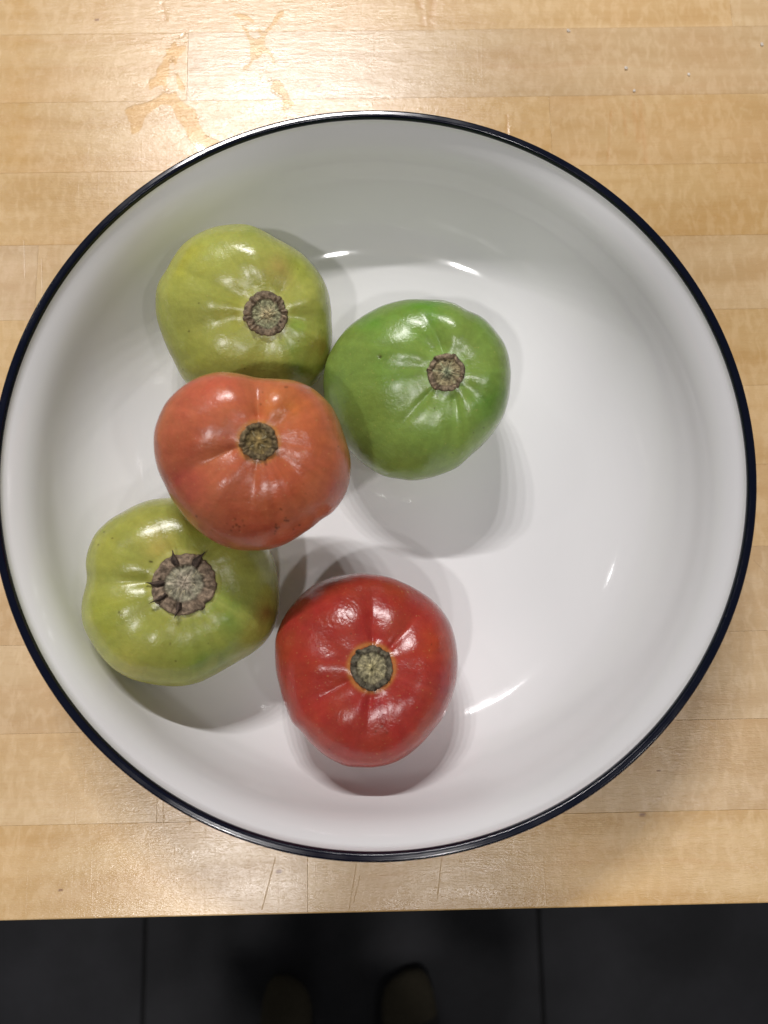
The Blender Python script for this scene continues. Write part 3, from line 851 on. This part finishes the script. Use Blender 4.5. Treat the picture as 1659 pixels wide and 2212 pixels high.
# ------------------------------------------------------------------ the person standing at the counter
def skinned(name, joints, bones, mat, parent, sub=2):
    me = bpy.data.meshes.new(name)
    me.from_pydata([j[0] for j in joints], bones, [])
    me.materials.append(mat)
    o = bpy.data.objects.new(name, me); link(o)
    sk = o.modifiers.new('skin', 'SKIN'); sk.use_smooth_shade = True
    for v, j in zip(me.skin_vertices[0].data, joints):
        v.radius = (j[1], j[2] if len(j) > 2 else j[1])
    me.skin_vertices[0].data[0].use_root = True
    ss = o.modifiers.new('sub', 'SUBSURF'); ss.levels = sub; ss.render_levels = sub
    if parent: place_under(o, parent)
    return o
PX = 0.03
person = empty('person', (PX, -0.60, FZ))
tag(person, 'person in dark clothes and grey socks with tan toes standing at the counter edge', 'person')
cloth = plain('dark_trousers', (0.010, 0.010, 0.012), 0.9)
top_m = plain('dark_sweater', (0.02, 0.02, 0.025), 0.95)
skin_m = plain('skin', (0.52, 0.32, 0.24), 0.5, 120, .06)
sockm = plain('grey_sock', (0.025, 0.024, 0.022), 0.95, 500)
toem = plain('tan_sock_toe', (0.06, 0.05, 0.03), 0.95, 500)
hairm = plain('dark_hair', (0.02, 0.014, 0.01), 0.6)
def P3(x, y, z): return (PX + x, y, z)
body_j = [(P3(0, -.66, .08), .125, .10), (P3(0, -.63, .22), .12, .095), (P3(0, -.58, .38), .135, .10), (P3(0, -.46, .48), .10, .08),
          (P3(0, -.37, .56), .05), (P3(0, -.30, .61), .05),
          (P3(-.17, -.47, .48), .055), (P3(-.22, -.56, .24), .045), (P3(-.23, -.50, .02), .034),
          (P3(.17, -.47, .48), .055), (P3(.22, -.56, .24), .045), (P3(.23, -.50, .02), .034)]
body_b = [(0, 1), (1, 2), (2, 3), (3, 4), (4, 5), (3, 6), (6, 7), (7, 8), (3, 9), (9, 10), (10, 11)]
LT = at(622, 2116, FZ + .03); RT = at(876, 2104, FZ + .03)
LA = Vector((LT.x - .01, LT.y - .20, FZ + .10)); RA = Vector((RT.x + .015, RT.y - .20, FZ + .10))
PXX = (LA.x + RA.x) / 2; PX = PXX
person.location.x = PX
body_j = [((v[0][0] - .03 + PX, v[0][1], v[0][2]),) + tuple(v[1:]) for v in body_j]
skinned('sweater', body_j, body_b, top_m, person)
skinned('trousers', [((PX, -.66, .08), .13, .11), ((PX - .09, -.67, -.02), .095), ((LA.x, -.66, -.40), .065), ((LA.x, LA.y - .01, FZ + .13), .05),
                     ((PX + .09, -.67, -.02), .095), ((RA.x, -.66, -.40), .065), ((RA.x, RA.y - .01, FZ + .13), .05)],
        [(0, 1), (1, 2), (2, 3), (0, 4), (4, 5), (5, 6)], cloth, person)
def head():
    bm = bmesh.new(); bmesh.ops.create_uvsphere(bm, u_segments=32, v_segments=24, radius=1)
    for v in bm.verts:
        x, y, z = v.co
        w = 1 - .22 * max(0, -z) ** 1.5
        x *= .074 * w; yy = y * .092 * w; zz = z * .115
        if y > 0:                                             # face side: nose, brow, eye hollows, chin, mouth
            yy += .020 * math.exp(-((x / .011) ** 2 + ((zz + .010) / .018) ** 2))
            yy -= .006 * math.exp(-(((abs(x) - .030) / .012) ** 2 + ((zz - .010) / .010) ** 2))
            yy += .004 * math.exp(-((x / .02) ** 2 + ((zz + .045) / .008) ** 2))
            yy += .008 * math.exp(-((x / .03) ** 2 + ((zz + .095) / .02) ** 2))
        for sgn in (-1, 1):
            x += sgn * .016 * math.exp(-((y * .092 / .014) ** 2 + ((zz) / .024) ** 2)) * (v.co.x * sgn > .5)
        v.co = Vector((x, yy, zz))
    for f in bm.faces: f.smooth = True
    rot = Matrix.Rotation(math.radians(-52), 4, 'X'); bm.transform(Matrix.Translation((PX, -.235, .67)) @ rot)
    me = bpy.data.meshes.new('head'); bm.to_mesh(me); bm.free(); me.materials.append(skin_m)
    o = bpy.data.objects.new('head', me); link(o); place_under(o, person)
    bm = bmesh.new(); bmesh.ops.create_uvsphere(bm, u_segments=32, v_segments=24, radius=1)
    kill = [v for v in bm.verts if v.co.z < .1 and v.co.y > -.1 or v.co.z < -.55 or (v.co.y > .55 and v.co.z < .55)]
    bmesh.ops.delete(bm, geom=kill, context='VERTS')
    for v in bm.verts:
        n_ = 1 + .04 * noise.noise(v.co * 6)
        v.co = Vector((v.co.x * .081 * n_, v.co.y * .100 * n_, v.co.z * .123 * n_))
    for f in bm.faces: f.smooth = True
    bm.transform(Matrix.Translation((PX, -.235, .67)) @ rot)
    me = bpy.data.meshes.new('hair'); bm.to_mesh(me); bm.free(); me.materials.append(hairm)
    o = bpy.data.objects.new('hair', me); link(o); place_under(o, person)
head()
def hand(sx):
    w = Vector((PX + sx * .23, -.50, .02))
    J = [(w, .022, .017), (w + Vector((0, .01, -.05)), .026, .013), (w + Vector((0, .015, -.085)), .024, .011)]
    Bn = [(0, 1), (1, 2)]
    for i, L in enumerate((.068, .075, .070, .055)):
        y = (1.5 - i) * .017
        a = len(J)
        J += [(w + Vector((0, .015 + y, -.095)), .008), (w + Vector((-sx * .006, .015 + y * 1.1, -.095 - L * .5)), .0075), (w + Vector((-sx * .02, .018 + y * 1.1, -.095 - L)), .006)]
        Bn += [(2, a), (a, a + 1), (a + 1, a + 2)]
    a = len(J)
    J += [(w + Vector((-sx * .004, .035, -.045)), .010), (w + Vector((-sx * .012, .05, -.085)), .0085)]
    Bn += [(1, a), (a, a + 1)]
    skinned('hand', J, Bn, skin_m, person)
hand(-1); hand(1)
def sock(tip, ankle, wdt, side):
    # cross-sections from the toe back to the heel, then up the ankle
    secs = [(0.0, .004, .006, .020), (.004, .55, .012, .022), (.014, .80, .017, .024), (.032, .95, .021, .026), (.058, 1.0, .026, .030), (.085, 1.02, .031, .034),
            (.12, .95, .038, .040), (.16, .84, .046, .048), (.20, .78, .050, .052), (.235, .70, .046, .048), (.252, .45, .034, .040), (.258, .03, .02, .036)]
    n = 28; vs = []; fs = []
    ax = Vector((ankle.x - tip.x, ankle.y - tip.y, 0)).normalized(); sd = Vector((-ax.y, ax.x, 0))
    for (dist, wf, hh, zc) in secs:
        for j in range(n):
            a = 2 * PI * j / n
            skew = side * .012 * math.exp(-((dist - .01) / .03) ** 2)
            off = math.cos(a) * wdt / 2 * wf
            dd = dist + side * off * .28 * math.exp(-dist / .03)
            p = Vector((tip.x, tip.y, 0)) + ax * dd + sd * (off)
            z = FZ + .003 + max(0, zc - .003 + math.sin(a) * hh)
            vs.append((p.x, p.y, max(FZ + .002, z)))
    def part(name, r0, r1, mat, par):
        vv = vs[r0 * n:(r1 + 1) * n]; ff = []
        for i in range(r1 - r0):
            for j in range(n):
                k = (j + 1) % n; ff.append((i * n + j, i * n + k, (i + 1) * n + k, (i + 1) * n + j))
        if r0 == 0: ff.append(tuple(range(n)))
        if r1 == len(secs) - 1: ff.append(tuple(reversed(range((r1 - r0) * n, (r1 - r0 + 1) * n))))
        o = mesh_obj(name, vv, ff, mat)
        bm = bmesh.new(); bm.from_mesh(o.data); bmesh.ops.recalc_face_normals(bm, faces=bm.faces); bm.to_mesh(o.data); bm.free()
        return o
    o = part('sock', 4, len(secs) - 1, sockm, None); place_under(o, person)
    t = part('sock_toe', 0, 4, toem, None); t.parent = o; t.matrix_parent_inverse = (Matrix.Translation(-person.location)).inverted() @ Matrix.Translation(-person.location)
    sh = skinned('sock_ankle', [((ankle.x, ankle.y, FZ + .045), .032), ((ankle.x, ankle.y, FZ + .10), .034), ((ankle.x, ankle.y, FZ + .17), .040)], [(0, 1), (1, 2)], sockm, person, 1)
sock(LT, LA, .076, 1); sock(RT, RA, .082, -1)

bpy.context.view_layer.update()
for o in scene.objects:
    if o.name.startswith('sock_toe'):
        print(o.name, [round(v, 3) for v in (o.matrix_world @ o.data.vertices[0].co)])
